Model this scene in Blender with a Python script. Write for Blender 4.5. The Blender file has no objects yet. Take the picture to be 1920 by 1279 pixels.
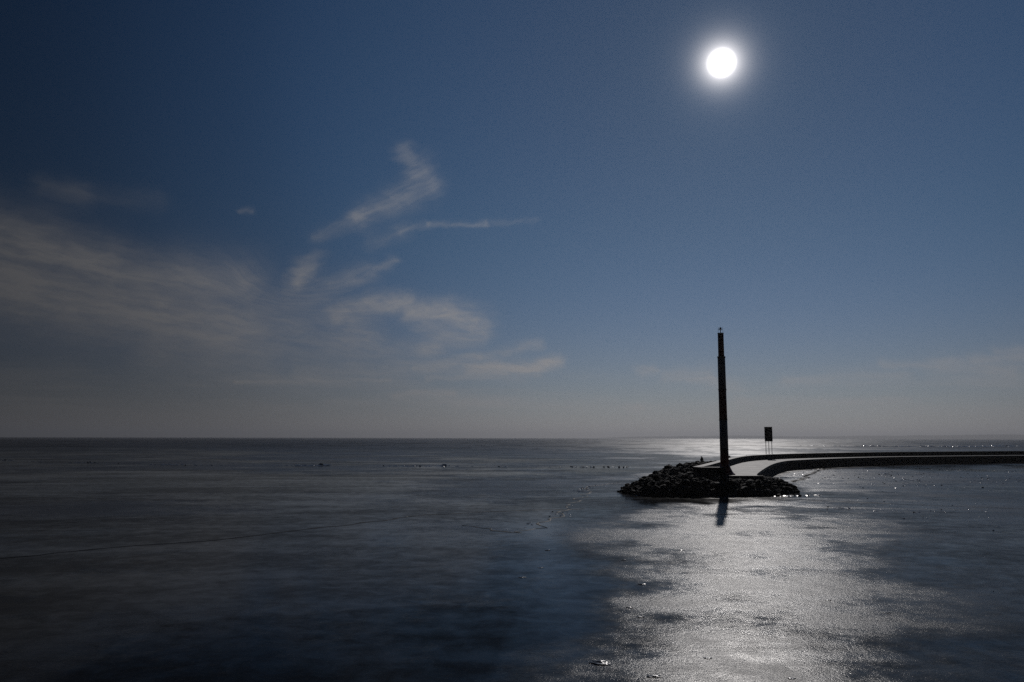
import bpy, bmesh, math, random
import numpy as np
from mathutils import Vector, Matrix, noise as mn
R = math.radians
scene = bpy.context.scene
COL = scene.collection
random.seed(7)

# ---------------------------------------------------------------- camera
CAM_H = 4.0
PITCH, ROLL = 7.067, 0.12
cam_d = bpy.data.cameras.new('camera')
cam_d.sensor_width = 36.0
cam_d.lens = 1464.0 / 1920.0 * 36.0
cam_d.clip_start = 0.1
cam_d.clip_end = 60000
cam = bpy.data.objects.new('camera', cam_d)
COL.objects.link(cam)
cam.matrix_world = (Matrix.Translation((0, 0, CAM_H)) @ Matrix.Rotation(R(90 + PITCH), 4, 'X')
                    @ Matrix.Rotation(R(ROLL), 4, 'Z'))
scene.camera = cam
scene.render.resolution_x, scene.render.resolution_y = 1024, 682

# ---------------------------------------------------------------- exposure
scene.view_settings.view_transform = 'Standard'
scene.view_settings.look = 'None'
scene.view_settings.gamma = 1
scene.view_settings.exposure = -2.6
scene.cycles.use_denoising = False

# ---------------------------------------------------------------- sun
SUN_EL, SUN_AZ = 25.83, 15.76            # azimuth from +Y towards +X
sun_dir = Vector((math.cos(R(SUN_EL)) * math.sin(R(SUN_AZ)),
                  math.cos(R(SUN_EL)) * math.cos(R(SUN_AZ)), math.sin(R(SUN_EL))))
sl = bpy.data.lights.new('sun', 'SUN')
sl.energy = 4.3
sl.angle = R(0.53)
sl.color = (1.0, 0.95, 0.91)
sun = bpy.data.objects.new('sun', sl)
sun.rotation_euler = (-sun_dir).to_track_quat('-Z', 'Y').to_euler()
COL.objects.link(sun)


# ---------------------------------------------------------------- node helper
class NT:
    def __init__(self, tree):
        self.t = tree
        self.n = tree.nodes
        self.l = tree.links

    def put(self, sock, v):
        if hasattr(v, 'is_output') or isinstance(v, bpy.types.NodeSocket):
            self.l.new(v, sock)
        else:
            sock.default_value = v

    def m(self, op, a, b=None, c=None, clamp=False):
        nd = self.n.new('ShaderNodeMath')
        nd.operation = op
        nd.use_clamp = clamp
        for i, v in enumerate((a, b, c)):
            if v is not None:
                self.put(nd.inputs[i], v)
        return nd.outputs[0]

    def v(self, op, a, b=None, scale=None):
        nd = self.n.new('ShaderNodeVectorMath')
        nd.operation = op
        self.put(nd.inputs[0], a)
        if b is not None:
            self.put(nd.inputs[1], b)
        if scale is not None:
            self.put(nd.inputs['Scale'], scale)
        return nd.outputs['Value'] if op in ('LENGTH', 'DOT_PRODUCT', 'DISTANCE') else nd.outputs['Vector']

    def noise(self, vec, scale, detail=4, rough=0.5, dist=0.0, out='Fac', lac=2.0, dims='3D'):
        nd = self.n.new('ShaderNodeTexNoise')
        nd.noise_dimensions = dims
        self.put(nd.inputs['Vector'], vec)
        nd.inputs['Scale'].default_value = scale
        nd.inputs['Detail'].default_value = detail
        nd.inputs['Roughness'].default_value = rough
        nd.inputs['Lacunarity'].default_value = lac
        nd.inputs['Distortion'].default_value = dist
        return nd.outputs[out]

    def rng(self, v, a, b, c=0.0, d=1.0, smooth=True):
        nd = self.n.new('ShaderNodeMapRange')
        nd.interpolation_type = 'SMOOTHSTEP' if smooth else 'LINEAR'
        self.put(nd.inputs[0], v)
        for i, x in enumerate((a, b, c, d)):
            self.put(nd.inputs[1 + i], x)
        return nd.outputs[0]

    def mix(self, f, a, b, mode='MIX'):
        nd = self.n.new('ShaderNodeMix')
        nd.data_type = 'RGBA'
        nd.blend_type = mode
        self.put(nd.inputs[0], f)
        self.put(nd.inputs[6], a)
        self.put(nd.inputs[7], b)
        return nd.outputs[2]

    def comb(self, x, y, z):
        nd = self.n.new('ShaderNodeCombineXYZ')
        for i, v in enumerate((x, y, z)):
            self.put(nd.inputs[i], v)
        return nd.outputs[0]


# ---------------------------------------------------------------- sky
world = bpy.data.worlds.new('World')
scene.world = world
world.use_nodes = True
world.cycles.sampling_method = 'MANUAL'
world.cycles.sample_map_resolution = 256
wt = NT(world.node_tree)
for nd in list(wt.n):
    wt.n.remove(nd)
sky = wt.n.new('ShaderNodeTexSky')
sky.sky_type = 'NISHITA'
sky.sun_disc = False
sky.sun_elevation = R(SUN_EL)
sky.sun_rotation = R(SUN_AZ)
sky.altitude = 100
sky.air_density = 1.0
sky.dust_density = 0.6
sky.ozone_density = 1.6
tc = wt.n.new('ShaderNodeTexCoord')
D = wt.v('NORMALIZE', tc.outputs['Generated'])
sp = wt.n.new('ShaderNodeSeparateXYZ')
wt.l.new(D, sp.inputs[0])
X, Y, Z = sp.outputs
az = wt.m('MULTIPLY', wt.m('ARCTAN2', X, Y), 57.29578)
el = wt.m('MULTIPLY', wt.m('ARCSINE', Z), 57.29578)
cosg = wt.v('DOT_PRODUCT', D, tuple(sun_dir))
gam = wt.m('MULTIPLY', wt.m('ARCCOSINE', wt.m('MINIMUM', cosg, 0.9999999)), 57.29578)   # degrees from the sun

# cirrus: wisps given as strokes (azimuth, elevation, azimuth, elevation, half width, strength), in degrees
CIRRUS = [(-8.3, 20.5, -7.1, 19.3, 0.42, 0.6), (-7.1, 19.3, -6.47, 18.32, 0.66, 0.62), (-6.23, 18.29, -8.82, 16.99, 0.62, 0.68), (-8.82, 16.99, -11.22, 15.74, 0.50, 0.62), (-11.22, 15.74, -14.53, 14.19, 0.31, 0.35), (-10.71, 13.99, -8.58, 14.96, 0.39, 0.3), (-8.58, 14.96, -6.42, 15.49, 0.20, 0.32), (-6.42, 15.49, -1.83, 15.58, 0.13, 0.5), (-1.83, 15.58, 1.59, 15.9, 0.14, 0.2), (-14.4, 12.4, -15.33, 11.3, 0.47, 0.6), (-15.33, 11.3, -16.05, 9.75, 0.71, 0.5), (-8.81, 12.81, -10.65, 11.82, 0.27, 0.6), (-10.65, 11.82, -14.02, 10.23, 0.55, 0.6), (-14.02, 10.23, -16.92, 8.59, 0.86, 0.55), (-35.54, 12.09, -31.27, 11.42, 1.33, 1.0), (-31.27, 11.42, -27.57, 10.73, 1.18, 1.0), (-27.57, 10.73, -23.64, 10.37, 1.1, 0.85), (-23.64, 10.37, -19.49, 10.12, 1.33, 0.8), (-35.35, 9.55, -30.23, 9.1, 1.65, 1.1), (-30.2, 8.76, -24.52, 8.15, 1.57, 1.0), (-24.5, 7.8, -19.37, 7.35, 1.88, 0.9), (-20.5, 9.13, -15.43, 7.9, 1.57, 0.6), (-24.41, 6.02, -18.23, 5.54, 1.57, 0.55), (-19.34, 6.61, -12.41, 6.48, 1.41, 0.55), (-12.93, 8.75, -10.59, 9.52, 0.55, 0.9), (-10.59, 9.52, -7.69, 9.68, 0.51, 1.2), (-7.69, 9.22, -3.96, 8.97, 0.59, 1.3), (-4.35, 8.89, -2.37, 8.37, 0.67, 1.4), (-6.69, 8.07, -2.77, 8.13, 0.71, 0.8), (-12.45, 7.93, -10.15, 6.92, 0.86, 0.5), (-12.01, 5.8, -6.27, 6.41, 0.63, 0.55), (-6.28, 6.6, -2.37, 7.43, 0.47, 0.5), (-15.31, 4.5, -7.8, 5.03, 0.71, 0.4), (-7.03, 4.96, -2.36, 5.79, 0.31, 0.7), (-2.36, 5.79, 1.77, 6.81, 0.27, 0.7), (-8.19, 5.41, -2.35, 5.08, 0.35, 0.6), (-3.13, 5.16, 0.59, 4.94, 0.43, 0.9), (0.59, 4.94, 3.22, 5.64, 0.31, 1.1), (-6.24, 4.27, 1.57, 4.51, 0.2, 0.4), (-19.57, 3.84, -8.55, 4.17, 0.16, 0.45), (-8.34, 3.05, -4.29, 3.2, 0.2, 0.5), (-13.78, 2.45, 7.39, 2.67, 0.2, 0.3), (-4.28, 2.27, 9.29, 2.16, 0.16, 0.3), (-19.56, 15.64, -18.84, 15.63, 0.13, 0.32), (-31.85, 15.52, -29.58, 15.48, 0.47, 0.22), (-30.34, 15.36, -25.27, 15.65, 0.47, 0.12), (9.34, 4.7, 10.49, 4.91, 0.27, 0.45), (11.23, 4.4, 14.41, 4.66, 0.35, 0.45), (12.73, 4.12, 14.76, 4.12, 0.24, 0.4), (14.75, 3.75, 16.2, 3.61, 0.35, 0.3), (19.23, 3.81, 22.33, 4.11, 0.27, 0.4), (22.33, 4.11, 26.87, 4.01, 0.35, 0.35), (25.65, 4.96, 28.74, 4.52, 0.2, 0.45), (28.74, 4.52, 32.51, 4.16, 0.47, 0.45), (31.88, 5.42, 33.97, 5.4, 0.24, 0.5), (30.54, 4.79, 33.94, 5.01, 0.31, 0.45), (15.99, 2.68, 26.78, 2.44, 0.2, 0.35), (8.53, 1.97, 16.7, 2.37, 0.24, 0.25)]
CONTRAILS = [(20.93, 16.9, 21.99, 17.02, 0.045, 0.55), (15.3, 6.93, 16.4, 6.91, 0.06, 0.5)]


def strokes(P, items, grow=1.0):
    total = None
    P0_ = P
    for i, (a1, e1, a2, e2, w, s) in enumerate(items):
        ba = Vector((a2 - a1, e2 - e1, 0))
        if total is not None and i % 6 == 0:       # evaluate the strokes one group after another
            nd = wt.n.new('ShaderNodeVectorMath')
            nd.operation = 'MULTIPLY_ADD'
            wt.l.new(total, nd.inputs[0])
            nd.inputs[1].default_value = (1e-7, 0, 0)
            wt.l.new(P0_, nd.inputs[2])
            P = nd.outputs[0]
        pa = wt.v('SUBTRACT', P, (a1, e1, 0))
        h = wt.m('MULTIPLY', wt.v('DOT_PRODUCT', pa, tuple(ba)), 1 / ba.length_squared, clamp=True)
        q = wt.v('SUBTRACT', pa, wt.v('SCALE', tuple(ba), scale=h))
        g = wt.m('POWER', math.exp(-0.7 / (w * grow) ** 2), wt.v('DOT_PRODUCT', q, q))
        if e1 < 5.3: s = s * 1.5
        if total is None or s > 0.5:
            g = wt.m('MULTIPLY', g, s)
            total = g if total is None else wt.m('MAXIMUM', total, g)
        else:
            total = wt.m('MULTIPLY_ADD', g, s, total)
    return total


P0 = wt.comb(az, el, 0.0)
warp1 = wt.noise(wt.v('MULTIPLY', P0, (0.16, 0.30, 1)), 1.0, 2, 0.5, out='Color', dims='2D')
warp2 = wt.noise(wt.v('MULTIPLY', P0, (0.7, 1.3, 1)), 1.0, 3, 0.5, out='Color', dims='2D')
w1 = wt.v('MULTIPLY', wt.v('SUBTRACT', warp1, (0.5, 0.5, 0.5)), (3.0, 1.2, 0))
w2 = wt.v('MULTIPLY', wt.v('SUBTRACT', warp2, (0.5, 0.5, 0.5)), (1.0, 0.55, 0))
Pw = wt.v('ADD', wt.v('ADD', P0, wt.v('SCALE', w1, scale=0.35)), w2)
cover = strokes(Pw, CIRRUS, 1.25)
# fibrous break-up, stretched along the wind
rot = wt.n.new('ShaderNodeVectorRotate')
rot.rotation_type = 'Z_AXIS'
turn = wt.m('MULTIPLY', wt.rng(az, -21.0, -15.0), wt.rng(el, 8.0, 11.5))
wt.put(rot.inputs['Angle'], wt.m('ADD', R(7), wt.m('MULTIPLY', turn, R(-35))))
wt.l.new(wt.v('ADD', wt.v('SUBTRACT', P0, (-11.0, 13.0, 0)), wt.v('SCALE', w2, scale=0.9)), rot.inputs['Vector'])
fib = wt.noise(wt.v('MULTIPLY', rot.outputs[0], (0.30, 2.2, 1)), 1.0, 6, 0.58, dims='2D')
puff = wt.noise(wt.v('MULTIPLY', P0, (0.5, 1.1, 1)), 1.0, 5, 0.5, dist=0.5, dims='2D')
brk = wt.m('ADD', wt.m('MULTIPLY', fib, 0.6), wt.m('MULTIPLY', puff, 0.4))
brk = wt.rng(brk, 0.30, 0.68, wt.rng(az, -22.0, -12.0, 0.62, 0.34), 1.2, smooth=False)
cloud = wt.m('MULTIPLY', cover, brk)
# thin layered veil low over the horizon
veil_n = wt.noise(wt.v('MULTIPLY', P0, (0.07, 0.9, 1)), 1.0, 5, 0.55, dims='2D')
veil = wt.m('MULTIPLY', wt.rng(veil_n, 0.42, 0.66),
            wt.m('MULTIPLY', wt.rng(el, 0.6, 2.2), wt.rng(el, 6.0, 3.0)))
cloud = wt.m('ADD', cloud, wt.m('MULTIPLY', veil, 0.34))
trail = strokes(P0, CONTRAILS)
cloud = wt.m('MINIMUM', wt.m('ADD', wt.m('MULTIPLY', cloud, wt.rng(az, -22.0, -12.0, 0.80, 0.58)), wt.m('MULTIPLY', trail, 0.5)), 0.85)

# sky dimmed steeply away from the sun, standing in for lens vignetting
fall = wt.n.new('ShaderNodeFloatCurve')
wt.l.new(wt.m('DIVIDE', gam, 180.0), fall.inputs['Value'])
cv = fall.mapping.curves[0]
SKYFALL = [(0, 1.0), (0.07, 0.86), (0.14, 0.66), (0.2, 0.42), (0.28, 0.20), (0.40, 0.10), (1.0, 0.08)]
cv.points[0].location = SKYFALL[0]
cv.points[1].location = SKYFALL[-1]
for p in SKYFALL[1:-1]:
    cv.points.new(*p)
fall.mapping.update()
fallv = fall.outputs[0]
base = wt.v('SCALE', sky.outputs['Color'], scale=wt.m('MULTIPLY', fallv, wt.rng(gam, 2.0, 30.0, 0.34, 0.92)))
base = wt.v('MULTIPLY', base, (0.42, 0.80, 1.24))
base = wt.v('MULTIPLY', base, wt.mix(wt.rng(gam, 26.0, 4.0), (1, 1, 1, 1), (0.92, 0.96, 1.16, 1)))
base = wt.v('MULTIPLY', base, wt.mix(wt.rng(el, 16.0, 4.0), (1, 1, 1, 1), (1.04, 0.95, 1.06, 1)))
# pale band of haze low in the air
low = wt.m('EXPONENT', wt.m('MULTIPLY', wt.m('MAXIMUM', el, 0.0), -0.26))
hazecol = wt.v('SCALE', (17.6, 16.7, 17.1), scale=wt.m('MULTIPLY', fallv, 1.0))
base = wt.mix(wt.m('MULTIPLY', low, 0.92), base, hazecol)
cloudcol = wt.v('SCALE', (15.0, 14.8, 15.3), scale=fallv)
withcl = wt.mix(cloud, base, cloudcol)
# the sun itself with its aureole
core = wt.m('MULTIPLY', wt.rng(gam, 1.1, 0.45), 60.0)
glow = wt.m('ADD', wt.m('MULTIPLY', wt.m('EXPONENT', wt.m('MULTIPLY', gam, -1.8)), 170.0), wt.m('MULTIPLY', wt.m('EXPONENT', wt.m('MULTIPLY', gam, -0.7)), 5.0))
glow2 = wt.m('MULTIPLY', wt.m('EXPONENT', wt.m('MULTIPLY', gam, -0.25)), 0.12)
aur = wt.v('SCALE', (1.0, 0.95, 0.93), scale=wt.m('ADD', wt.m('ADD', core, glow), glow2))
final = wt.v('ADD', withcl, aur)
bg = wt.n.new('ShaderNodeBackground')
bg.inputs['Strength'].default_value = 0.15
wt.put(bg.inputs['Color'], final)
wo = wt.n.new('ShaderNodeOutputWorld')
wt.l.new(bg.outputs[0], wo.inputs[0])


# ---------------------------------------------------------------- materials
def material(name, base=(0.3, 0.3, 0.3), rough=0.6, var=0.25, vscale=6.0, metal=0.0, bump=0.0, bscale=40.0,
             spec=0.5, rvar=0.15):
    m = bpy.data.materials.new(name)
    m.use_nodes = True
    t = NT(m.node_tree)
    b = t.n['Principled BSDF']
    tcn = t.n.new('ShaderNodeTexCoord').outputs['Object']
    n1 = t.noise(tcn, vscale, 6, 0.6)
    f = t.rng(n1, 0.3, 0.7)
    dark = tuple(c * (1 - var) for c in base) + (1,)
    lite = tuple(min(1, c * (1 + var)) for c in base) + (1,)
    t.put(b.inputs['Base Color'], t.mix(f, dark, lite))
    t.put(b.inputs['Roughness'], t.m('ADD', rough - rvar / 2, t.m('MULTIPLY', n1, rvar)))
    b.inputs['Metallic'].default_value = metal
    b.inputs['Specular IOR Level'].default_value = spec
    if bump:
        bn = t.n.new('ShaderNodeBump')
        bn.inputs['Strength'].default_value = bump
        bn.inputs['Distance'].default_value = 0.03
        t.put(bn.inputs['Height'], t.noise(tcn, bscale, 6, 0.65))
        t.l.new(bn.outputs[0], b.inputs['Normal'])
    return m


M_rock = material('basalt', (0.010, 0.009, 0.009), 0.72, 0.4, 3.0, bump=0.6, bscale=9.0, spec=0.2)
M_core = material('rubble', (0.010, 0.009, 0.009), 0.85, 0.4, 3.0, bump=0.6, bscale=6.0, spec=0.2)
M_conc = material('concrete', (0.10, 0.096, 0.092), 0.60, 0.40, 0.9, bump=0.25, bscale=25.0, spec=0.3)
M_shade = material('shaded_concrete', (0.028, 0.026, 0.027), 0.8, 0.35, 0.8, bump=0.4, bscale=12.0, spec=0.3)  # concrete of the backlit faces, their shade put into the colour
M_red = material('red_paint', (0.30, 0.030, 0.026), 0.45, 0.25, 2.5, spec=0.4)
M_white = material('grey_white_paint', (0.28, 0.30, 0.34), 0.45, 0.15, 2.5, spec=0.4)
M_dark = material('dark_metal', (0.035, 0.033, 0.034), 0.5, 0.2, 4.0, spec=0.4)
M_steel = material('galvanised_steel', (0.12, 0.12, 0.12), 0.45, 0.2, 9.0, metal=0.6)
M_lamp = material('lamp_glass', (0.45, 0.45, 0.44), 0.2, 0.1, 8.0)


# ---------------------------------------------------------------- objects helpers
def link_mesh(name, bm, mat, parent=None, smooth=False, loc=None):
    me = bpy.data.meshes.new(name)
    bm.normal_update()
    bm.to_mesh(me)
    bm.free()
    o = bpy.data.objects.new(name, me)
    me.materials.append(mat)
    if smooth:
        me.polygons.foreach_set('use_smooth', [True] * len(me.polygons))
    COL.objects.link(o)
    if parent:
        o.parent = parent
    if loc:
        o.location = loc
    return o


def tag(o, label=None, cat=None, group=None, kind=None):
    if label: o['label'] = label
    if cat: o['category'] = cat
    if group: o['group'] = group
    if kind: o['kind'] = kind
    return o


def empty(name, loc, rz=0.0):
    o = bpy.data.objects.new(name, None)
    o.location = loc
    o.rotation_euler = (0, 0, rz)
    COL.objects.link(o)
    return o


def lathe(bm, prof, seg=40, cx=0.0, cy=0.0, cap_top=True, cap_bot=True):
    rings = []
    for r, z in prof:
        rings.append([bm.verts.new((cx + r * math.cos(2 * math.pi * i / seg), cy + r * math.sin(2 * math.pi * i / seg), z))
                      for i in range(seg)])
    for a, b in zip(rings, rings[1:]):
        for i in range(seg):
            bm.faces.new((a[i], a[(i + 1) % seg], b[(i + 1) % seg], b[i]))
    if cap_bot: bm.faces.new(list(reversed(rings[0])))
    if cap_top: bm.faces.new(rings[-1])


def box(bm, x0, x1, y0, y1, z0, z1, bevel=0.0):
    vs = [bm.verts.new(p) for p in ((x0, y0, z0), (x1, y0, z0), (x1, y1, z0), (x0, y1, z0),
                                    (x0, y0, z1), (x1, y0, z1), (x1, y1, z1), (x0, y1, z1))]
    fs = [bm.faces.new([vs[i] for i in f]) for f in
          ((3, 2, 1, 0), (4, 5, 6, 7), (0, 1, 5, 4), (1, 2, 6, 5), (2, 3, 7, 6), (3, 0, 4, 7))]
    if bevel:
        es = set()
        for f in fs: es.update(f.edges)
        bmesh.ops.bevel(bm, geom=list(es), offset=bevel, segments=2, affect='EDGES')


def tube(bm, a, b, r0, r1=None, seg=10):
    a, b = Vector(a), Vector(b)
    r1 = r0 if r1 is None else r1
    q = (b - a).to_track_quat('Z', 'Y').to_matrix()
    ra, rb = [], []
    for i in range(seg):
        c = Vector((math.cos(2 * math.pi * i / seg), math.sin(2 * math.pi * i / seg), 0))
        ra.append(bm.verts.new(a + q @ (c * r0)))
        rb.append(bm.verts.new(b + q @ (c * r1)))
    for i in range(seg):
        bm.faces.new((ra[i], ra[(i + 1) % seg], rb[(i + 1) % seg], rb[i]))
    bm.faces.new(list(reversed(ra)))
    bm.faces.new(rb)


def smooth_line(pts, step=1.5):
    """Catmull-Rom through pts, about one sample per step metres."""
    P = [Vector((p[0], p[1])) for p in pts]
    P = [2 * P[0] - P[1]] + P + [2 * P[-1] - P[-2]]
    out = []
    for i in range(1, len(P) - 2):
        n = max(1, int((P[i + 1] - P[i]).length / step))
        for k in range(n):
            t = k / n
            out.append(0.5 * ((2 * P[i]) + (-P[i - 1] + P[i + 1]) * t + (2 * P[i - 1] - 5 * P[i] + 4 * P[i + 1] - P[i + 2]) * t * t
                              + (-P[i - 1] + 3 * P[i] - 3 * P[i + 1] + P[i + 2]) * t ** 3))
    out.append(P[-2])
    return out


# ---------------------------------------------------------------- lines of the mole (metres, camera at the origin)
DECK = 1.2
NEAR = [(18.6, 58.8), (18.75, 60.6), (20.8, 66.4), (24.7, 76.7), (28.1, 85.3), (31.2, 92.5), (35.0, 100.0), (38.6, 104.6), (43.0, 109.2),
        (51.5, 116.6), (62.5, 123.6), (87.0, 133.6), (140, 148), (230, 166)]
OUT = [(13.4, 58.9), (15.9, 65.4), (18.6, 72.6), (22.6, 83.2), (26.6, 93.2), (30.6, 101.0), (36.0, 108.2), (42.5, 114.6),
       (54.5, 123.6), (66.0, 130.0), (92.0, 141.0), (144, 156.5), (234, 175)]

# ---------------------------------------------------------------- ice sheet
def vnoise(x, y, seed=0):
    xi = np.floor(x).astype(np.int64); yi = np.floor(y).astype(np.int64)
    fx = x - xi; fy = y - yi
    fx = fx * fx * (3 - 2 * fx); fy = fy * fy * (3 - 2 * fy)

    def h(a, b):
        n = (a * 374761393 + b * 668265263 + seed * 974634777) & 0x7fffffff
        n = ((n ^ (n >> 13)) * 1274126177) & 0x7fffffff
        return ((n ^ (n >> 16)) & 0xffff) / 65535.0
    return (h(xi, yi) * (1 - fx) + h(xi + 1, yi) * fx) * (1 - fy) + (h(xi, yi + 1) * (1 - fx) + h(xi + 1, yi + 1) * fx) * fy


def fbm(x, y, seed=0, octv=5, rough=0.5):
    s = 0; a = 1; t = 0
    for o in range(octv):
        s = s + a * vnoise(x * 2 ** o + 17.3 * o, y * 2 ** o - 9.1 * o, seed + o)
        t += a; a *= rough
    return s / t


def poly_sdf(x, y, poly):
    """Positive inside."""
    d = np.full(x.shape, 1e9); inside = np.zeros(x.shape, bool)
    n = len(poly)
    for i in range(n):
        ax, ay = poly[i]; bx, by = poly[(i + 1) % n]
        ex, ey = bx - ax, by - ay
        t = np.clip(((x - ax) * ex + (y - ay) * ey) / (ex * ex + ey * ey + 1e-9), 0, 1)
        d = np.minimum(d, np.hypot(x - ax - t * ex, y - ay - t * ey))
        c = ((ay > y) != (by > y)) & (x < (bx - ax) * (y - ay) / (by - ay + 1e-12) + ax)
        inside ^= c
    return np.where(inside, d, -d)


def sstep(v, a, b):
    t = np.clip((v - a) / (b - a), 0, 1)
    return t * t * (3 - 2 * t)


FROST_A = [(2.6, 36.5), (2.2, 32.0), (2.15, 28.3), (2.6, 25.4), (2.35, 21.8), (2.3, 19.8), (2.15, 17.6), (1.6, 16.8), (1.0, 16.6), (0.3, 16.2),
           (0.1, 15.0), (-0.1, 12.0), (10, 12.0), (14, 18.0), (19.5, 25.0), (26, 32), (30, 37), (26, 41.5), (20, 41.5), (15, 43.5),
           (21, 47), (27, 50), (26, 53), (18, 52), (14, 50.5), (10, 50), (7.5, 46), (5.0, 41)]
SMOOTH_B = [(-7.5, 17.5), (-4.5, 18.6), (-1.3, 19.9), (0.1, 19.8), (0.3, 18.2), (0.0, 16.4), (0.0, 15.4), (-0.5, 12.0), (-7.5, 12.0)]
RIM_A = [(8.2, 50.5), (11.4, 50.5), (11.7, 46.0), (8.6, 45.0)]


def clear_value(x, y):
    """A lane of clear ice left of the frost, darker porous ice beyond it."""
    n2 = fbm(x * 0.5, y * 0.5, 11, 5, 0.55) - 0.5
    lane = np.exp(-((x - 1.15 - n2 * 1.0 - (y - 20) * 0.03) / 0.8) ** 2) * sstep(y, 12, 15) * sstep(y, 60, 30)
    dark = sstep(poly_sdf(x + n2 * 0.7, y + n2 * 1.4, SMOOTH_B), -0.06, 0.16)
    return np.clip(lane * (1 - dark), 0, 1) - 0.9 * dark


def frost_value(x, y):
    n1 = fbm(x * 0.09, y * 0.09, 3, 5) - 0.5
    n2 = fbm(x * 0.5, y * 0.5, 11, 5, 0.55) - 0.5
    n3 = fbm(x * 0.025, y * 0.025, 21, 5) - 0.5
    f = 0.44 + n1 * 1.7 + n3 * 1.5 + n2 * 0.8
    sa = poly_sdf(x + n2 * 1.2, y + n2 * 2.6, FROST_A) / np.maximum(y / 30.0, 0.5)
    ina = sstep(sa, -0.85, 1.15) * sstep(x / np.maximum(y, 1) + n1 * 0.25, 0.62, 0.36)
    ang = x / np.maximum(y, 1) + n1 * 0.10 + n2 * 0.04
    body = 0.60 + 0.14 * sstep(ang, 0.10, 0.24) * sstep(ang, 0.60, 0.34)  # frost raised along the sun's bearing to shape the glitter
    f = f * (1 - ina) + ina * (body + n1 * 1.15 + n2 * 1.1)
    near = sstep(y, 62, 40)
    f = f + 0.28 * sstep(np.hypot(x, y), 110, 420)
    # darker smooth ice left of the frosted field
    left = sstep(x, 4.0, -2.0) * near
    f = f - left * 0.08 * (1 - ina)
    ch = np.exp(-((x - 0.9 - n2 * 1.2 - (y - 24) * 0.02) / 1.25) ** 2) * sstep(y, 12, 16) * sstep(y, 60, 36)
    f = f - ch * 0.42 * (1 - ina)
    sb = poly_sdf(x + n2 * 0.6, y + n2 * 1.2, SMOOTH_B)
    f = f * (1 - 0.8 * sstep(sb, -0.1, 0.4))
    # clear pools: rings beside the tower's shadow
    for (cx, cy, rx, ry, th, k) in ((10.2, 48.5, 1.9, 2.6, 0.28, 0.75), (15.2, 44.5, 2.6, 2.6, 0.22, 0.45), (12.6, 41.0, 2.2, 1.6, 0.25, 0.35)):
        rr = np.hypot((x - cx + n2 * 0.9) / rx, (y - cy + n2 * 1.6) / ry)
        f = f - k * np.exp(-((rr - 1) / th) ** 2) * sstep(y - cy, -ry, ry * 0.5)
    # sheet behind the mole head, wind blown and bright
    sh = sstep(poly_sdf(x + n2 * 2, y + n2 * 4, [(22.5, 60), (26, 76), (33, 93), (40, 104), (52, 104), (50, 90), (43, 75), (33, 60)]), -1, 2)
    f = f * (1 - sh) + sh * (0.92 + n1 * 0.6 + n2 * 0.5)
    # long drifts sweeping to the right
    for (ax, ay, bx, by, w, k) in ((17, 46.8, 33, 43.5, 0.45, 0.5), (16, 40, 31, 35.5, 0.5, 0.35), (20, 53, 48, 47, 0.9, 0.3), (12, 35, 22, 33, 0.5, 0.4)):
        ex, ey = bx - ax, by - ay
        t = np.clip(((x - ax) * ex + (y - ay) * ey) / (ex * ex + ey * ey), 0, 1)
        dd = np.hypot(x - ax - t * ex, y - ay - t * ey) + n2 * 0.8
        f = f + k * np.exp(-(dd / w) ** 2)
    # ice rim round the mound, its sun glitter put in as frost
    f = f + 0.35 * np.exp(-((y - 53.6 + 0.02 * (x - 15) ** 2 * 0 + n2) / 0.5) ** 2) * sstep(np.abs(x - 15), 8.5, 5)
    return np.clip(f, 0, 1)


def build_ice():
    az = np.concatenate([np.radians(np.linspace(-180, -42, 60)[:-1]), np.radians(np.linspace(-42, 42, 760)), np.radians(np.linspace(42, 180, 60)[1:-1])])
    depr = np.radians(np.linspace(22, 0.9, 620))
    r = np.concatenate([[2.0, 5.0, 8.0], CAM_H / np.tan(depr), np.geomspace(270, 26000, 60)])
    A, RR = np.meshgrid(az, r)
    x = (RR * np.sin(A)).ravel(); y = (RR * np.cos(A)).ravel()
    z = np.zeros_like(x)
    nr, na = len(r), len(az)
    verts = np.stack([x, y, z], 1)
    i = np.arange(nr - 1)[:, None]; j = np.arange(na)[None, :]
    a = i * na + j; b = i * na + (j + 1) % na; c = (i + 1) * na + (j + 1) % na; d = (i + 1) * na + j
    faces = np.stack([a, d, c, b], -1).reshape(-1, 4)
    faces = faces[:, ::-1]
    me = bpy.data.meshes.new('frozen_lake')
    me.vertices.add(len(verts) + 1)
    allv = np.vstack([verts, [[0, 0, 0]]])
    me.vertices.foreach_set('co', allv.ravel().astype(np.float32))
    cidx = len(verts)
    tri = np.stack([np.full(na, cidx), np.arange(na), (np.arange(na) + 1) % na], -1)[:, ::-1]
    nl = faces.size + tri.size
    me.loops.add(nl)
    me.loops.foreach_set('vertex_index', np.concatenate([faces.ravel(), tri.ravel()]).astype(np.int32))
    me.polygons.add(len(faces) + len(tri))
    me.polygons.foreach_set('loop_start', np.concatenate([np.arange(len(faces)) * 4, faces.size + np.arange(len(tri)) * 3]).astype(np.int32))
    me.update(calc_edges=True)
    at = me.attributes.new('frost', 'FLOAT', 'POINT')
    fv = frost_value(allv[:, 0], allv[:, 1])
    at.data.foreach_set('value', fv.astype(np.float32))
    a2 = me.attributes.new('clear', 'FLOAT', 'POINT')
    a2.data.foreach_set('value', clear_value(allv[:, 0], allv[:, 1]).astype(np.float32))
    if me.polygons[0].normal.z < 0:
        me.flip_normals()
    o = bpy.data.objects.new('frozen_lake', me)
    COL.objects.link(o)
    return tag(o, kind='structure')


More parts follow.
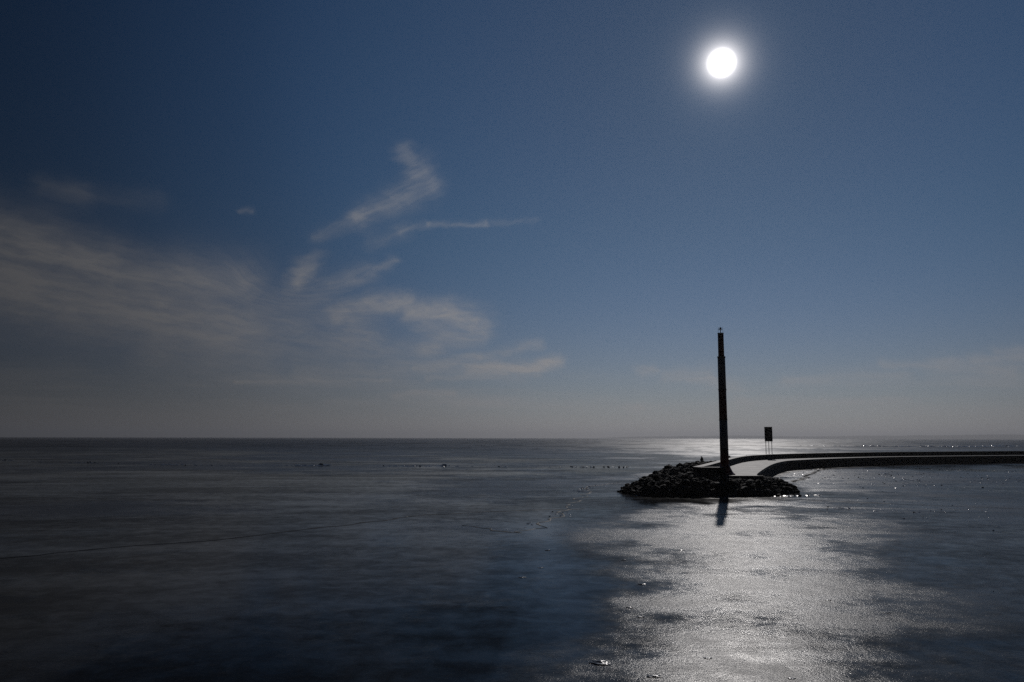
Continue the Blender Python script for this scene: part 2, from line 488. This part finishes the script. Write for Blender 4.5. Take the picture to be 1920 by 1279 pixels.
def ice_material():
    m = bpy.data.materials.new('ice')
    m.use_nodes = True
    t = NT(m.node_tree)
    b = t.n['Principled BSDF']
    g = t.n.new('ShaderNodeNewGeometry').outputs['Position']
    at = t.n.new('ShaderNodeAttribute')
    at.attribute_name = 'frost'
    fr = at.outputs['Fac']
    fine = t.noise(g, 2.2, 6, 0.62)
    mid = t.noise(g, 0.35, 5, 0.55, dist=0.6)
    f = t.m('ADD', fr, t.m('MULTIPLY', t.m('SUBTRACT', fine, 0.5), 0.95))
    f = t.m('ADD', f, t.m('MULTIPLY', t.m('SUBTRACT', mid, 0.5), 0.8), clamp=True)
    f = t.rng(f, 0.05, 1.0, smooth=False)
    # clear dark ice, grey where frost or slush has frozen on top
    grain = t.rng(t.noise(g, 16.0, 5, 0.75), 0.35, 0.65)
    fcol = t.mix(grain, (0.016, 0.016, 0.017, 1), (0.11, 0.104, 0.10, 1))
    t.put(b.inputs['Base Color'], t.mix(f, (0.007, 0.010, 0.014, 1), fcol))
    gy = t.n.new('ShaderNodeSeparateXYZ')
    t.l.new(g, gy.inputs[0])
    far = t.rng(gy.outputs[1], 90.0, 420.0)           # rough wind-blown ice out on the open lake
    fs = t.v('MULTIPLY', g, (0.35, 1.0, 1.0))          # drifts lying across the wind
    streak = t.rng(t.m('ADD', t.m('MULTIPLY', t.noise(fs, 0.012, 5, 0.62), 0.6), t.m('MULTIPLY', t.noise(fs, 0.10, 4, 0.6), 0.4)), 0.40, 0.60)
    far = t.m('MULTIPLY', far, t.rng(streak, 0, 1, 0.5, 1.0))
    rg = t.rng(t.m('POWER', f, 1.2), 0, 1, 0.10, 0.32, smooth=False)
    t.put(b.inputs['Roughness'], t.m('ADD', rg, t.m('MULTIPLY', far, t.m('SUBTRACT', 0.44, rg))))
    b.inputs['IOR'].default_value = 1.31
    b.inputs['Specular IOR Level'].default_value = 0.36
    # small relief: frozen ripples and crystals
    h1 = t.noise(g, 11.0, 3, 0.7)
    h2 = t.noise(g, 42.0, 3, 0.7)
    h3 = t.noise(g, 1.1, 4, 0.55)
    hh = t.m('ADD', t.m('MULTIPLY', h1, 0.013), t.m('ADD', t.m('MULTIPLY', h2, 0.006), t.m('MULTIPLY', h3, 0.02)))
    bn = t.n.new('ShaderNodeBump')
    bn.inputs['Distance'].default_value = 1.0
    t.put(bn.inputs['Height'], hh)
    t.put(bn.inputs['Strength'], t.rng(f, 0, 1, 0.05, 0.9, smooth=False))
    t.l.new(bn.outputs[0], b.inputs['Normal'])
    # porous, dirty patches that hardly mirror the sky
    por = t.m('ADD', t.m('MULTIPLY', t.noise(fs, 0.16, 6, 0.6, dist=0.8), 0.52), t.m('MULTIPLY', t.noise(g, 1.3, 7, 0.74, dist=0.4), 0.48))
    por = t.rng(por, 0.36, 0.62, 0.10, 0.62)
    por = t.m('MULTIPLY', por, t.rng(fr, 0.5, 0.85, 1.0, 0.45))
    ac = t.n.new('ShaderNodeAttribute')
    ac.attribute_name = 'clear'
    por = t.m('SUBTRACT', por, t.m('MULTIPLY', ac.outputs['Fac'], 0.20), clamp=True)
    df = t.n.new('ShaderNodeBsdfDiffuse')
    t.put(df.inputs['Color'], t.mix(grain, (0.010, 0.010, 0.011, 1), (0.030, 0.028, 0.027, 1)))
    ms = t.n.new('ShaderNodeMixShader')
    t.l.new(por, ms.inputs[0])
    t.l.new(b.outputs[0], ms.inputs[1])
    t.l.new(df.outputs[0], ms.inputs[2])
    t.l.new(ms.outputs[0], t.n['Material Output'].inputs['Surface'])
    return m


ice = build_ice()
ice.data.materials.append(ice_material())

# ---------------------------------------------------------------- mole: deck, parapet
def ribbon_solid(name, left, right, z0, z1, mat, parent, joints=0):
    """Solid strip between two plan lines resampled to the same count."""
    def resamp(L, n):
        d = [0]
        for p, q in zip(L, L[1:]): d.append(d[-1] + (q - p).length)
        out = []
        k = 0
        for i in range(n):
            s = d[-1] * i / (n - 1)
            while k < len(L) - 2 and d[k + 1] < s: k += 1
            t = (s - d[k]) / max(1e-9, d[k + 1] - d[k])
            out.append(L[k].lerp(L[k + 1], min(1, t)))
        return out
    n = 150
    a, b = resamp(left, n), resamp(right, n)
    bm = bmesh.new()
    A0 = [bm.verts.new((p.x, p.y, z0)) for p in a]; A1 = [bm.verts.new((p.x, p.y, z1)) for p in a]
    B0 = [bm.verts.new((p.x, p.y, z0)) for p in b]; B1 = [bm.verts.new((p.x, p.y, z1)) for p in b]
    for i in range(n - 1):
        bm.faces.new((A1[i], B1[i], B1[i + 1], A1[i + 1]))
        bm.faces.new((A0[i], A1[i], A1[i + 1], A0[i + 1]))
        bm.faces.new((B0[i + 1], B1[i + 1], B1[i], B0[i]))
    bm.faces.new((A0[0], B0[0], B1[0], A1[0]))
    bm.faces.new((A0[-1], A1[-1], B1[-1], B0[-1]))
    bmesh.ops.recalc_face_normals(bm, faces=bm.faces)
    for i in range(2, n - 2, joints or n):         # open joints between the cast slabs
        d = (a[i + 1] - a[i]).normalized() * 0.035
        q = [a[i] - d, b[i] - d, b[i] + d, a[i] + d]
        f_ = bm.faces.new([bm.verts.new((p.x, p.y, z1 + 0.004)) for p in q])
        f_.material_index = 1
        f_.normal_update()
        if f_.normal.z < 0: f_.normal_flip()
    o_ = link_mesh(name, bm, mat, parent)
    o_.data.materials.append(M_core)
    return o_


def offset_line(L, d):
    out = []
    for i, p in enumerate(L):
        a = L[max(0, i - 1)]; b = L[min(len(L) - 1, i + 1)]
        t = (b - a).normalized()
        out.append(p + Vector((t.y, -t.x)) * d)
    return out


nearL, outL = smooth_line(NEAR), smooth_line(OUT)
mole = empty('breakwater', (0, 0, 0))
tag(mole, 'long curved concrete breakwater running from the rock mound out of the right edge', 'breakwater')
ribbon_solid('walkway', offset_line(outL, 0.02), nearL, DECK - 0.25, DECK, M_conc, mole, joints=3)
ribbon_solid('side_wall', offset_line(outL, 0.06), offset_line(nearL, -0.12), -0.3, DECK - 0.25, M_shade, mole)
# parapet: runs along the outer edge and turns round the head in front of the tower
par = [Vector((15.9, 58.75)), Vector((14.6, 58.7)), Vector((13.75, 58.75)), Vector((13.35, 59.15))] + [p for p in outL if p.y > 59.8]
ribbon_solid('parapet', par, offset_line(par, 0.62), DECK, DECK + 0.6, M_shade, mole)
cap_o, cap_i = offset_line(par, -0.03), offset_line(par, 0.65)
ribbon_solid('parapet_coping', cap_o, cap_i, DECK + 0.6, DECK + 0.66, M_conc, mole)
bm = bmesh.new()
box(bm, 15.95, 18.66, 58.55, 58.85, DECK - 0.3, DECK + 0.05, 0.03)
link_mesh('end_kerb', bm, M_conc, mole)

# ---------------------------------------------------------------- beacon tower
TX, TY = 16.52, 61.3
tower = empty('beacon_tower', (TX, TY, DECK))
tag(tower, 'tall slim beacon pole banded dark red and grey white beside the rock mound tip', 'beacon')


def section(name, z0, z1, r0, r1, mat):
    b_ = bmesh.new()
    lathe(b_, [(r0, z0 - DECK), (r1, z1 - DECK)], 48)
    o_ = link_mesh(name, b_, mat, tower)
    for p in o_.data.polygons:
        p.use_smooth = len(p.vertices) == 4
    return o_


b_ = bmesh.new()
lathe(b_, [(0.78, 0.0), (0.78, 0.07), (0.70, 0.10), (0.60, 0.22), (0.47, 0.48), (0.36, 0.72), (0.33, 0.80)], 48)
ft = link_mesh('flared_foot', b_, M_red, tower)
for p in ft.data.polygons: p.use_smooth = len(p.vertices) == 4
section('lower_red_band', 2.0, 3.13, 0.328, 0.320, M_red)
section('lower_white_band', 3.13, 5.42, 0.320, 0.308, M_white)
section('middle_red_band', 5.42, 7.78, 0.308, 0.298, M_red)
section('upper_white_band', 7.78, 10.30, 0.298, 0.290, M_white)
section('collar', 10.30, 10.40, 0.315, 0.315, M_dark)
section('top_red_band', 10.40, 12.22, 0.232, 0.225, M_red)
section('top_cap', 12.22, 12.27, 0.245, 0.245, M_dark)
for zz in (3.13, 5.42, 7.78):
    b_ = bmesh.new()
    lathe(b_, [(0.331, zz - DECK - 0.03), (0.331, zz - DECK + 0.03)], 48)
    link_mesh('joint_ring', b_, M_dark, tower)
lan = empty('lantern', (0, 0, 12.27 - DECK)); lan.parent = tower
b_ = bmesh.new()
tube(b_, (0, 0, 0), (0, 0, 0.28), 0.032)
tube(b_, (-0.16, 0, 0.26), (0.16, 0, 0.26), 0.022)
link_mesh('stem', b_, M_dark, lan)
b_ = bmesh.new()
lathe(b_, [(0.06, 0.29), (0.085, 0.31), (0.085, 0.40), (0.05, 0.45), (0.012, 0.47)], 20)
link_mesh('lamp_glass', b_, M_lamp, lan)
for a_, c_ in (((-0.19, 0, 0), (-0.19, 0, 0.36)), ((0.19, 0, 0), (0.19, 0, 0.22)), ((-0.15, 0, 0.26), (-0.17, 0, 0.46)), ((0.15, 0, 0.26), (0.17, 0, 0.46))):
    b_ = bmesh.new()
    tube(b_, a_, c_, 0.010, seg=6)
    link_mesh('spike', b_, M_steel, lan)

# ---------------------------------------------------------------- sign board on the mole
SX, SY = 35.58, 109.0
sign = empty('sign_board', (SX, SY, DECK + 0.66), R(-6))
tag(sign, 'dark upright signboard on three thin legs above the breakwater parapet', 'sign')
b_ = bmesh.new(); box(b_, -0.46, 0.46, -0.05, 0.05, 1.78, 3.66, 0.02)
link_mesh('panel', b_, M_dark, sign)
b_ = bmesh.new()
for (x0, x1, z0, z1) in ((-0.52, -0.46, 1.72, 3.72), (0.46, 0.52, 1.72, 3.72), (-0.46, 0.46, 3.66, 3.72), (-0.46, 0.46, 1.72, 1.78)):
    box(b_, x0, x1, -0.07, 0.07, z0, z1)
link_mesh('frame', b_, M_dark, sign)
for xx in (-0.38, 0.02, 0.42):
    b_ = bmesh.new(); tube(b_, (xx, 0.13, 0.0), (xx, 0.13, 3.5), 0.042, seg=12)
    lathe(b_, [(0.10, 0.0), (0.10, 0.03)], 12, xx, 0.13)
    link_mesh('leg', b_, M_steel, sign)

# ---------------------------------------------------------------- rubble mound
OUTLINE = [(7.9, 59.7), (8.1, 57.8), (8.7, 55.6), (9.6, 54.6), (10.6, 54.2), (12.3, 54.0), (14.4, 54.1), (16.1, 54.4), (18.3, 55.3), (20.0, 56.8),
           (21.9, 60.0), (22.1, 63.5), (21.0, 66.8), (18, 70), (18.6, 72.6), (22.6, 83.2), (26.6, 93.2), (30.6, 101.0), (32.5, 104.5), (31.0, 106.0), (27.2, 101.0),
           (22.4, 92.5), (18.6, 85.0), (15.2, 78.0), (12.7, 72), (10.9, 67), (9.6, 62.6), (8.9, 60.6)]
CRESTP = [(13.3, 58.6), (18.7, 58.5), (19.6, 59.4), (20.2, 62.0), (20.4, 65.5), (19.0, 68), (15.9, 65.4)]


def mound_h(x, y):
    x = np.atleast_1d(np.asarray(x, float)); y = np.atleast_1d(np.asarray(y, float))
    s = poly_sdf(x, y, OUTLINE)
    top = 1.12 + 0.55 * np.clip((y - 60) / 8, 0, 1) * np.clip(1 - (x - 10.0 - (y - 60) * 0.45) / 12, 0.6, 1)
    h = top * (1 - np.exp(-np.maximum(s, 0) / 1.55)) * 1.08
    h = np.where(s > 0, h, -0.25)
    # never rises through the deck
    dk = poly_sdf(x, y, DECKPOLY)
    h = np.where(dk > -0.15, np.minimum(h, DECK - 0.45), h)
    h = np.where(dk > -1.6, np.minimum(h, DECK - 0.15 + 0.5 * np.clip((y - 63) / 8, 0, 1)), h)
    return h


DECKPOLY = [tuple(p) for p in nearL[:60]] + [tuple(p) for p in reversed(outL[:60])]
xs = np.arange(7, 34, 0.2); ys = np.arange(52, 107, 0.2)
GX, GY = np.meshgrid(xs, ys)
HH = mound_h(GX.ravel(), GY.ravel()).reshape(GX.shape) + (fbm(GX * 1.6, GY * 1.6, 5, 4, 0.6) - 0.55) * 0.6
HH = np.where(poly_sdf(GX, GY, OUTLINE) < 0, -0.35, HH)
bm = bmesh.new()
vv = [[bm.verts.new((xs[j], ys[i], HH[i, j])) for j in range(len(xs))] for i in range(len(ys))]
for i in range(len(ys) - 1):
    for j in range(len(xs) - 1):
        if max(HH[i, j], HH[i + 1, j], HH[i, j + 1], HH[i + 1, j + 1]) > -0.3:
            bm.faces.new((vv[i][j], vv[i][j + 1], vv[i + 1][j + 1], vv[i + 1][j]))
bmesh.ops.delete(bm, geom=[v for v in bm.verts if not v.link_faces], context='VERTS')
core = link_mesh('rubble_bed', bm, M_core)
tag(core, kind='structure')


def boulder_mesh(seed):
    rnd = random.Random(seed)
    b_ = bmesh.new()
    pts = []
    for _ in range(rnd.randint(15, 22)):
        v = Vector((rnd.gauss(0, 1), rnd.gauss(0, 1), rnd.gauss(0, 1))).normalized() * rnd.uniform(0.8, 1.05)
        pts.append(b_.verts.new((v.x * rnd.uniform(.95, 1.05), v.y * 0.82, v.z * 0.66)))
    r_ = bmesh.ops.convex_hull(b_, input=b_.verts)
    bmesh.ops.delete(b_, geom=[g for g in r_['geom_interior'] if isinstance(g, bmesh.types.BMVert)], context='VERTS')
    bmesh.ops.bevel(b_, geom=list(b_.edges), offset=0.07, segments=1, affect='EDGES')
    bmesh.ops.triangulate(b_, faces=b_.faces)
    bmesh.ops.subdivide_edges(b_, edges=[e for e in b_.edges if e.calc_length() > 0.3], cuts=1)
    for v in b_.verts:
        v.co += v.normal * (mn.noise(v.co * 2.1 + Vector((seed * 3.1, 0, 0))) * 0.10)
    me = bpy.data.meshes.new('boulder')
    bmesh.ops.recalc_face_normals(b_, faces=b_.faces)
    b_.to_mesh(me); b_.free()
    me.materials.append(M_rock)
    return me


BM = [boulder_mesh(i) for i in range(10)]
cand = []
rnd = random.Random(3)
tries = 0
placed = []
rng_ = np.random.RandomState(5)
CX_, CY_ = rng_.uniform(7.5, 31, 26000), rng_.uniform(53.5, 104, 26000)
CS_, CD_ = poly_sdf(CX_, CY_, OUTLINE), poly_sdf(CX_, CY_, DECKPOLY)
while tries < 26000:
    tries += 1
    x, y, s, dk = CX_[tries - 1], CY_[tries - 1], CS_[tries - 1], CD_[tries - 1]
    if s < 0.02: continue
    r = rnd.choice((0.16, 0.20, 0.24, 0.28, 0.34, 0.42, 0.55)) * (0.7 if s < 0.5 else 1.0)
    if x > 19.5: r = min(r, 0.36)
    if x < 9.6: r = min(r, 0.30)
    if dk > -r * 0.55: continue
    if x > 12.8 and x < 19 and y > 58.4 - r * 0.4 and y < 60: continue
    if any((x - a) ** 2 + (y - b) ** 2 < (0.62 * (r + c)) ** 2 for a, b, c in placed): continue
    placed.append((x, y, r))


def in_front(p):            # seen from the lake side
    x, y, r = p
    return r * 30 / y - (0.12 if (y > 62 and x > 19.5) else 0)


placed.sort(key=in_front, reverse=True)
proto = None
NB = 270
LEFTMOST = min(range(NB), key=lambda k: placed[k][0] / placed[k][1])
FRONT = [k for k in range(NB) if placed[k][1] < 66]
RIGHTMOST = max(FRONT, key=lambda k: placed[k][0] / placed[k][1])
BIGGEST = max(FRONT, key=lambda k: placed[k][2] / placed[k][1])


def blabel(i, x, y):
    if i == LEFTMOST: return 'low dark boulder at the left tip of the rubble mound, leftmost of all'
    if i == RIGHTMOST: return 'dark boulder at the right tip of the rubble mound, rightmost of the pile'
    if y > 66: return 'dark boulder on the mound ridge behind the parapet, left of the beacon'
    a = x / y
    if a < 0.225: return 'dark angular boulder on the left flank of the rubble mound'
    if a < 0.262: return 'dark angular boulder on the front slope left of the beacon'
    if a < 0.290: return 'dark angular boulder on the front slope straight below the beacon'
    if a < 0.330: return 'dark angular boulder on the front slope below the bright walkway'
    return 'dark angular boulder on the right flank of the rubble mound'


rest = bmesh.new()
for i, (x, y, r) in enumerate(placed):
    z = float(mound_h(x, y)[0]) + r * rnd.uniform(0.0, 0.28)
    if x > 15.6 and y < 68:
        z = min(z, DECK - 0.12 - r * 0.8)
    eu = (rnd.uniform(-.4, .4), rnd.uniform(-.4, .4), rnd.uniform(0, 6.28))
    sc = (r * rnd.uniform(.9, 1.15), r * rnd.uniform(.9, 1.15), r * rnd.uniform(.9, 1.3))
    me = BM[rnd.randrange(len(BM))]
    if i < NB:
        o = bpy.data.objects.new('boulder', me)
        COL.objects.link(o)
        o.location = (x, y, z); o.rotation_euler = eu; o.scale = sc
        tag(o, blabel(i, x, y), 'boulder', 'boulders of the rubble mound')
    else:
        tmp = bmesh.new(); tmp.from_mesh(me)
        mat_ = Matrix.Translation((x, y, z)) @ (Matrix.Rotation(eu[2], 4, 'Z') @ Matrix.Rotation(eu[0], 4, 'X')) @ Matrix.Diagonal((*sc, 1))
        bmesh.ops.transform(tmp, matrix=mat_, verts=tmp.verts)
        m2 = bpy.data.meshes.new('t'); tmp.to_mesh(m2); tmp.free()
        rest.from_mesh(m2); bpy.data.meshes.remove(m2)
# single boulders seen against the ice along the outer side of the breakwater
for (x, y, z, r, lb) in ((28.2, 103.3, 1.55, 0.62, 'round boulder poking up behind the parapet left of the signboard'),
                         (31.6, 106.2, 1.55, 0.60, 'low boulder poking up behind the parapet nearest the signboard legs'),
                         (46.8, 120.9, 1.5, 0.75, 'first dark boulder poking above the long parapet right of the signboard'),
                         (50.9, 123.4, 1.5, 0.75, 'second dark boulder poking above the long parapet right of the signboard'),
                         (67.6, 133.6, 1.45, 0.85, 'third dark boulder poking above the long parapet right of the signboard'),
                         (76.8, 137.3, 1.45, 0.8, 'rightmost dark boulder poking above the long parapet'),
                         (21.5, 89.5, 1.75, 0.42, 'small pointed stone standing up from the mound crest left of the beacon')):
    o = bpy.data.objects.new('boulder', BM[int(x) % 10])
    COL.objects.link(o)
    o.location = (x, y, z - 0.15); o.rotation_euler = (0, 0, x)
    o.scale = (r, r, r) if 'pointed' not in lb else (r * 0.6, r * 0.6, r * 1.5)
    tag(o, lb, 'boulder')
    # riprap under it so that it rests on something
    tmp = bmesh.new(); tmp.from_mesh(BM[(int(x) + 3) % 10])
    bmesh.ops.transform(tmp, matrix=Matrix.Translation((x, y + 0.1, 0.45)) @ Matrix.Diagonal((1.1, 1.1, 1.55, 1)), verts=tmp.verts)
    m2 = bpy.data.meshes.new('t'); tmp.to_mesh(m2); tmp.free()
    rest.from_mesh(m2); bpy.data.meshes.remove(m2)
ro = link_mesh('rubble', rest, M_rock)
tag(ro, kind='stuff')
print('boulders', len(placed))


# ---------------------------------------------------------------- ice: cracks, ridges, chunks
def crack(name, pts, w, mat, hgt, seed, step=0.35, meander=0.25):
    L = smooth_line(pts, step)
    rr = random.Random(seed)
    b_ = bmesh.new()
    prev = None
    for i, p in enumerate(L):
        a = L[max(0, i - 1)]; c = L[min(len(L) - 1, i + 1)]
        t = (c - a).normalized(); n = Vector((t.y, -t.x))
        o_ = mn.noise(Vector((p.x * .5, p.y * .5, seed))) * meander * 1.5 + mn.noise(Vector((p.x * 2.5, p.y * 2.5, seed))) * meander * .5
        ww = w * (0.25 + 1.1 * abs(mn.noise(Vector((p.x * 1.1, p.y * 1.1, seed + 5)))) * 2) * min(1, (i + 1) / 4, (len(L) - i) / 4)
        q = p + n * o_
        row = [b_.verts.new((q.x + n.x * ww * k, q.y + n.y * ww * k, z)) for k, z in ((-1, 0.003), (-.3, hgt * rr.uniform(.5, 1)), (.3, hgt * rr.uniform(.3, 1)), (1, 0.003))]
        if prev:
            for k in range(3):
                b_.faces.new((prev[k], prev[k + 1], row[k + 1], row[k]))
        prev = row
    bmesh.ops.recalc_face_normals(b_, faces=b_.faces)
    o = link_mesh(name, b_, mat)
    return tag(o, kind='structure')


M_crack = material('crack_ice', (0.02, 0.02, 0.022), 0.6, 0.3, 3.0, spec=0.2)
M_shard = material('clear_ice', (0.30, 0.31, 0.33), 0.27, 0.3, 3.0, bump=0.12, bscale=14.0, spec=0.6, rvar=0.15)
crack('ice_crack', [(-34, 15), (-24, 21.5), (-17.0, 26.7), (-14.7, 29.0), (-11.7, 31.4), (-9.4, 34.5), (-6.6, 38.2), (-5.4, 40.3), (-3.1, 42.3), (0.0, 43.9), (4.2, 45.0)], 0.12, M_crack, 0.014, 1)
crack('ice_crack', [(-2.2, 36.7), (-0.6, 34.8), (0.6, 33.7), (1.3, 37.9), (2.9, 42.7), (3.5, 47.4), (5.0, 56), (6.7, 66.1), (9.7, 71.6)], 0.07, M_crack, 0.015, 2, meander=0.6)
crack('ice_crack', [(25.6, 73.0), (27.4, 75.9), (30, 81), (32.1, 85.6), (37, 96), (42.4, 105.3)], 0.28, M_crack, 0.08, 3, meander=0.5)
crack('ice_crack', [(16.5, 52.6), (20, 51.5), (26, 47.5), (33, 44.0), (40, 41.5)], 0.06, M_crack, 0.015, 4)


def shard_into(b_, x, y, s, rr, z=0.0, flatp=0.84):
    n = rr.randint(5, 7)
    a0 = rr.uniform(0, 6.28)
    flat = rr.random() < flatp
    th = s * (rr.uniform(.02, .05) if flat else rr.uniform(.08, .25))
    if flat:                      # thin plate lying nearly flat
        rot_ = Matrix.Rotation(R(rr.gauss(11, 3)), 4, 'X') @ Matrix.Rotation(R(rr.gauss(0, 4)), 4, 'Y')
    else:
        rot_ = Matrix.Rotation(rr.uniform(-.9, .9), 4, 'X') @ Matrix.Rotation(rr.uniform(-.6, .6), 4, 'Y')
    m_ = Matrix.Translation((x, y, z + s * (.14 if flat else .10))) @ rot_
    top, bot = [], []
    for k in range(n):
        a = a0 + 2 * math.pi * k / n + rr.uniform(-.3, .3)
        r_ = s * rr.uniform(.55, 1)
        top.append(b_.verts.new(m_ @ Vector((r_ * math.cos(a) * .9, r_ * math.sin(a) * .9, th))))
        bot.append(b_.verts.new(m_ @ Vector((r_ * math.cos(a), r_ * math.sin(a), 0))))
    b_.faces.new(top); b_.faces.new(list(reversed(bot)))
    for k in range(n):
        b_.faces.new((bot[k], bot[(k + 1) % n], top[(k + 1) % n], top[k]))


def scatter_line(b_, pts, n, spread, smin, smax, rr, clump=0.5, flatp=0.84):
    L = smooth_line(pts, 1.0)
    k = 0
    while k < n:
        i = rr.randrange(len(L) - 1)
        p = L[i].lerp(L[i + 1], rr.random())
        if mn.noise(Vector((p.x * .12, p.y * .12, 3.3))) < clump * 0.4 - 0.1 and rr.random() < .85:
            k += 0.3
            continue
        shard_into(b_, p.x + rr.gauss(0, spread * .5), p.y + rr.gauss(0, spread), rr.uniform(smin, smax) * rr.uniform(.6, 1), rr, flatp=flatp)
        k += 1


rr = random.Random(12)
b_ = bmesh.new()
scatter_line(b_, [(-94.3, 145.5), (-79.9, 130.0), (-47.6, 114.0), (-35.0, 112.8), (-19.5, 111.5), (-4.4, 110.4), (10.4, 109.2), (18.9, 107.7)], 300, 0.9, 0.1, 0.4, rr)
for cx_ in (-29.8, -26.8, -28.3, -10):
    for _ in range(6): shard_into(b_, cx_ + rr.gauss(0, .5), 112.3 + rr.gauss(0, .3), rr.uniform(.3, .7), rr)
scatter_line(b_, [(155.5, 428.9), (171.6, 405.2), (222.3, 390.6), (270.2, 424.3)], 340, 3, 0.5, 1.9, rr, flatp=0.97)
scatter_line(b_, [(30, 84), (34, 92), (40, 96), (43, 92), (40.9, 86.1), (38.6, 80.7), (38.6, 72.9)], 240, 0.7, 0.05, 0.17, rr)
scatter_line(b_, [(18.7, 46.3), (19.8, 44.7), (22.6, 43.1)], 50, 0.25, 0.05, 0.16, rr)
k_ = 0
while k_ < 1500:
    px_, py_ = rr.uniform(24, 72), rr.uniform(60, 106)
    if mn.noise(Vector((px_ * .10, py_ * .22, 8.1))) < 0.02 and rr.random() < .9: continue
    k_ += 1
    shard_into(b_, px_, py_, rr.uniform(.03, .13), rr)
for _ in range(260):
    shard_into(b_, rr.gauss(24, 4), rr.gauss(46, 4.5), rr.uniform(.02, .07), rr)
for _ in range(160):
    shard_into(b_, rr.uniform(3, 16), rr.uniform(14, 48), rr.uniform(.008, .025), rr)
scatter_line(b_, [(9.7, 71.6), (6.7, 66.1), (5.0, 60)], 50, 0.4, 0.06, 0.2, rr)
scatter_line(b_, [(3.3, 44), (1.6, 40), (0.2, 35)], 40, 0.6, 0.04, 0.14, rr)
for _ in range(110):
    a = rr.uniform(0, 1)
    shard_into(b_, 8.4 + 13.5 * a, 54.4 + 1.2 * abs(a - .45) * 3 - rr.uniform(0, .5), rr.uniform(.05, .2), rr)
so = link_mesh('ice_rubble', b_, M_shard)
tag(so, kind='stuff')

CH = [(1.6, 14.6, .12, 'largest bright ice lump at the bottom edge, left of the sun glitter'),
      (2.4, 13.8, .07, 'ice lump lowest in the picture, right of the largest lump'),
      (3.6, 22.2, .07, 'small white ice lump on the left fringe of the glitter, farthest of three'),
      (2.8, 19.2, .055, 'small ice lump on the frosted left rim, farther of a close pair'),
      (2.9, 18.2, .055, 'small ice lump on the frosted left rim, nearer of a close pair'),
      (3.7, 26.5, .06, 'tiny ice lump on frosted ice below the left tip of the mound'),
      (0.9, 24.9, .06, 'tiny pale ice lump on smooth ice left of the frosted field, nearer one'),
      (1.3, 28.7, .07, 'tiny pale ice lump on smooth ice left of the frosted field, middle one'),
      (0.3, 23.2, .07, 'tiny pale ice lump farthest left on the smooth ice'),
      (6.1, 28.8, .07, 'small ice lump in the bright glitter straight below the tower shadow'),
      (3.6, 14.9, .05, 'small ice lump in the bottom of the sun glitter, left of centre'),
      (4.7, 13.7, .05, 'small ice lump at the very bottom of the brightest glitter'),
      (8.7, 18.7, .05, 'lone white ice lump on the dark ice at lower right'),
      (7.9, 20.1, .05, 'lone ice lump right of the glitter, left of another lone lump')]
for (x, y, s, lb) in CH:
    b_ = bmesh.new()
    bmesh.ops.create_icosphere(b_, subdivisions=3, radius=1)
    for v in b_.verts:
        c_ = v.co.copy()
        k_ = 1 + 0.75 * mn.noise(c_ * 1.9 + Vector((x * 9, y * 7, 0))) + 0.30 * mn.noise(c_ * 5 + Vector((x * 9, 0, 0)))
        v.co = Vector((c_.x * s * 1.5 * k_, c_.y * s * k_, max(-0.2, c_.z) * s * 0.20 * k_))
    o = link_mesh('ice_lump', b_, M_shard, loc=(x, y, 0), smooth=True)
    tag(o, lb, 'ice lump')

# ---------------------------------------------------------------- far shore
def shore():
    b_ = bmesh.new()
    n = 240
    rows = []
    for i in range(n):
        a = R(6 + 44 * i / (n - 1))
        e = min(1, i / 30) * min(1, (n - 1 - i) / 10)
        h = 0.72 * min(118, (26 + 44 * (0.5 + mn.noise(Vector((i * 0.03, 1.7, 0)))) + 10 * mn.noise(Vector((i * 0.16, 4.1, 0))) + 0.12 * i) * e + 2)
        row = []
        for r_, k in ((9200, 0.0), (9500, .45), (10000, .85), (10600, 1.0), (11600, .8), (13000, 0)):
            row.append(b_.verts.new((r_ * math.sin(a), r_ * math.cos(a), h * k - 1 * (k == 0))))
        rows.append(row)
    for p, q in zip(rows, rows[1:]):
        for k in range(5):
            b_.faces.new((p[k], q[k], q[k + 1], p[k + 1]))
    bmesh.ops.recalc_face_normals(b_, faces=b_.faces)
    m = material('far_woods', (0.06, 0.07, 0.06), 0.9, 0.4, 0.004)
    o = link_mesh('hills', b_, m, smooth=True)
    tag(o, kind='structure')


shore()

# ---------------------------------------------------------------- haze
b_ = bmesh.new()
box(b_, -14500, 14500, -1500, 14500, -1.0, 96.0)
hm = bpy.data.materials.new('haze')
hm.use_nodes = True
for nd in list(hm.node_tree.nodes): hm.node_tree.nodes.remove(nd)
pv = hm.node_tree.nodes.new('ShaderNodeVolumePrincipled')
pv.inputs['Color'].default_value = (0.71, 0.715, 0.745, 1)
pv.inputs['Density'].default_value = 0.00016
pv.inputs['Anisotropy'].default_value = 0.62
mo = hm.node_tree.nodes.new('ShaderNodeOutputMaterial')
hm.node_tree.links.new(pv.outputs[0], mo.inputs['Volume'])
hz = link_mesh('haze', b_, hm)
tag(hz, kind='stuff')
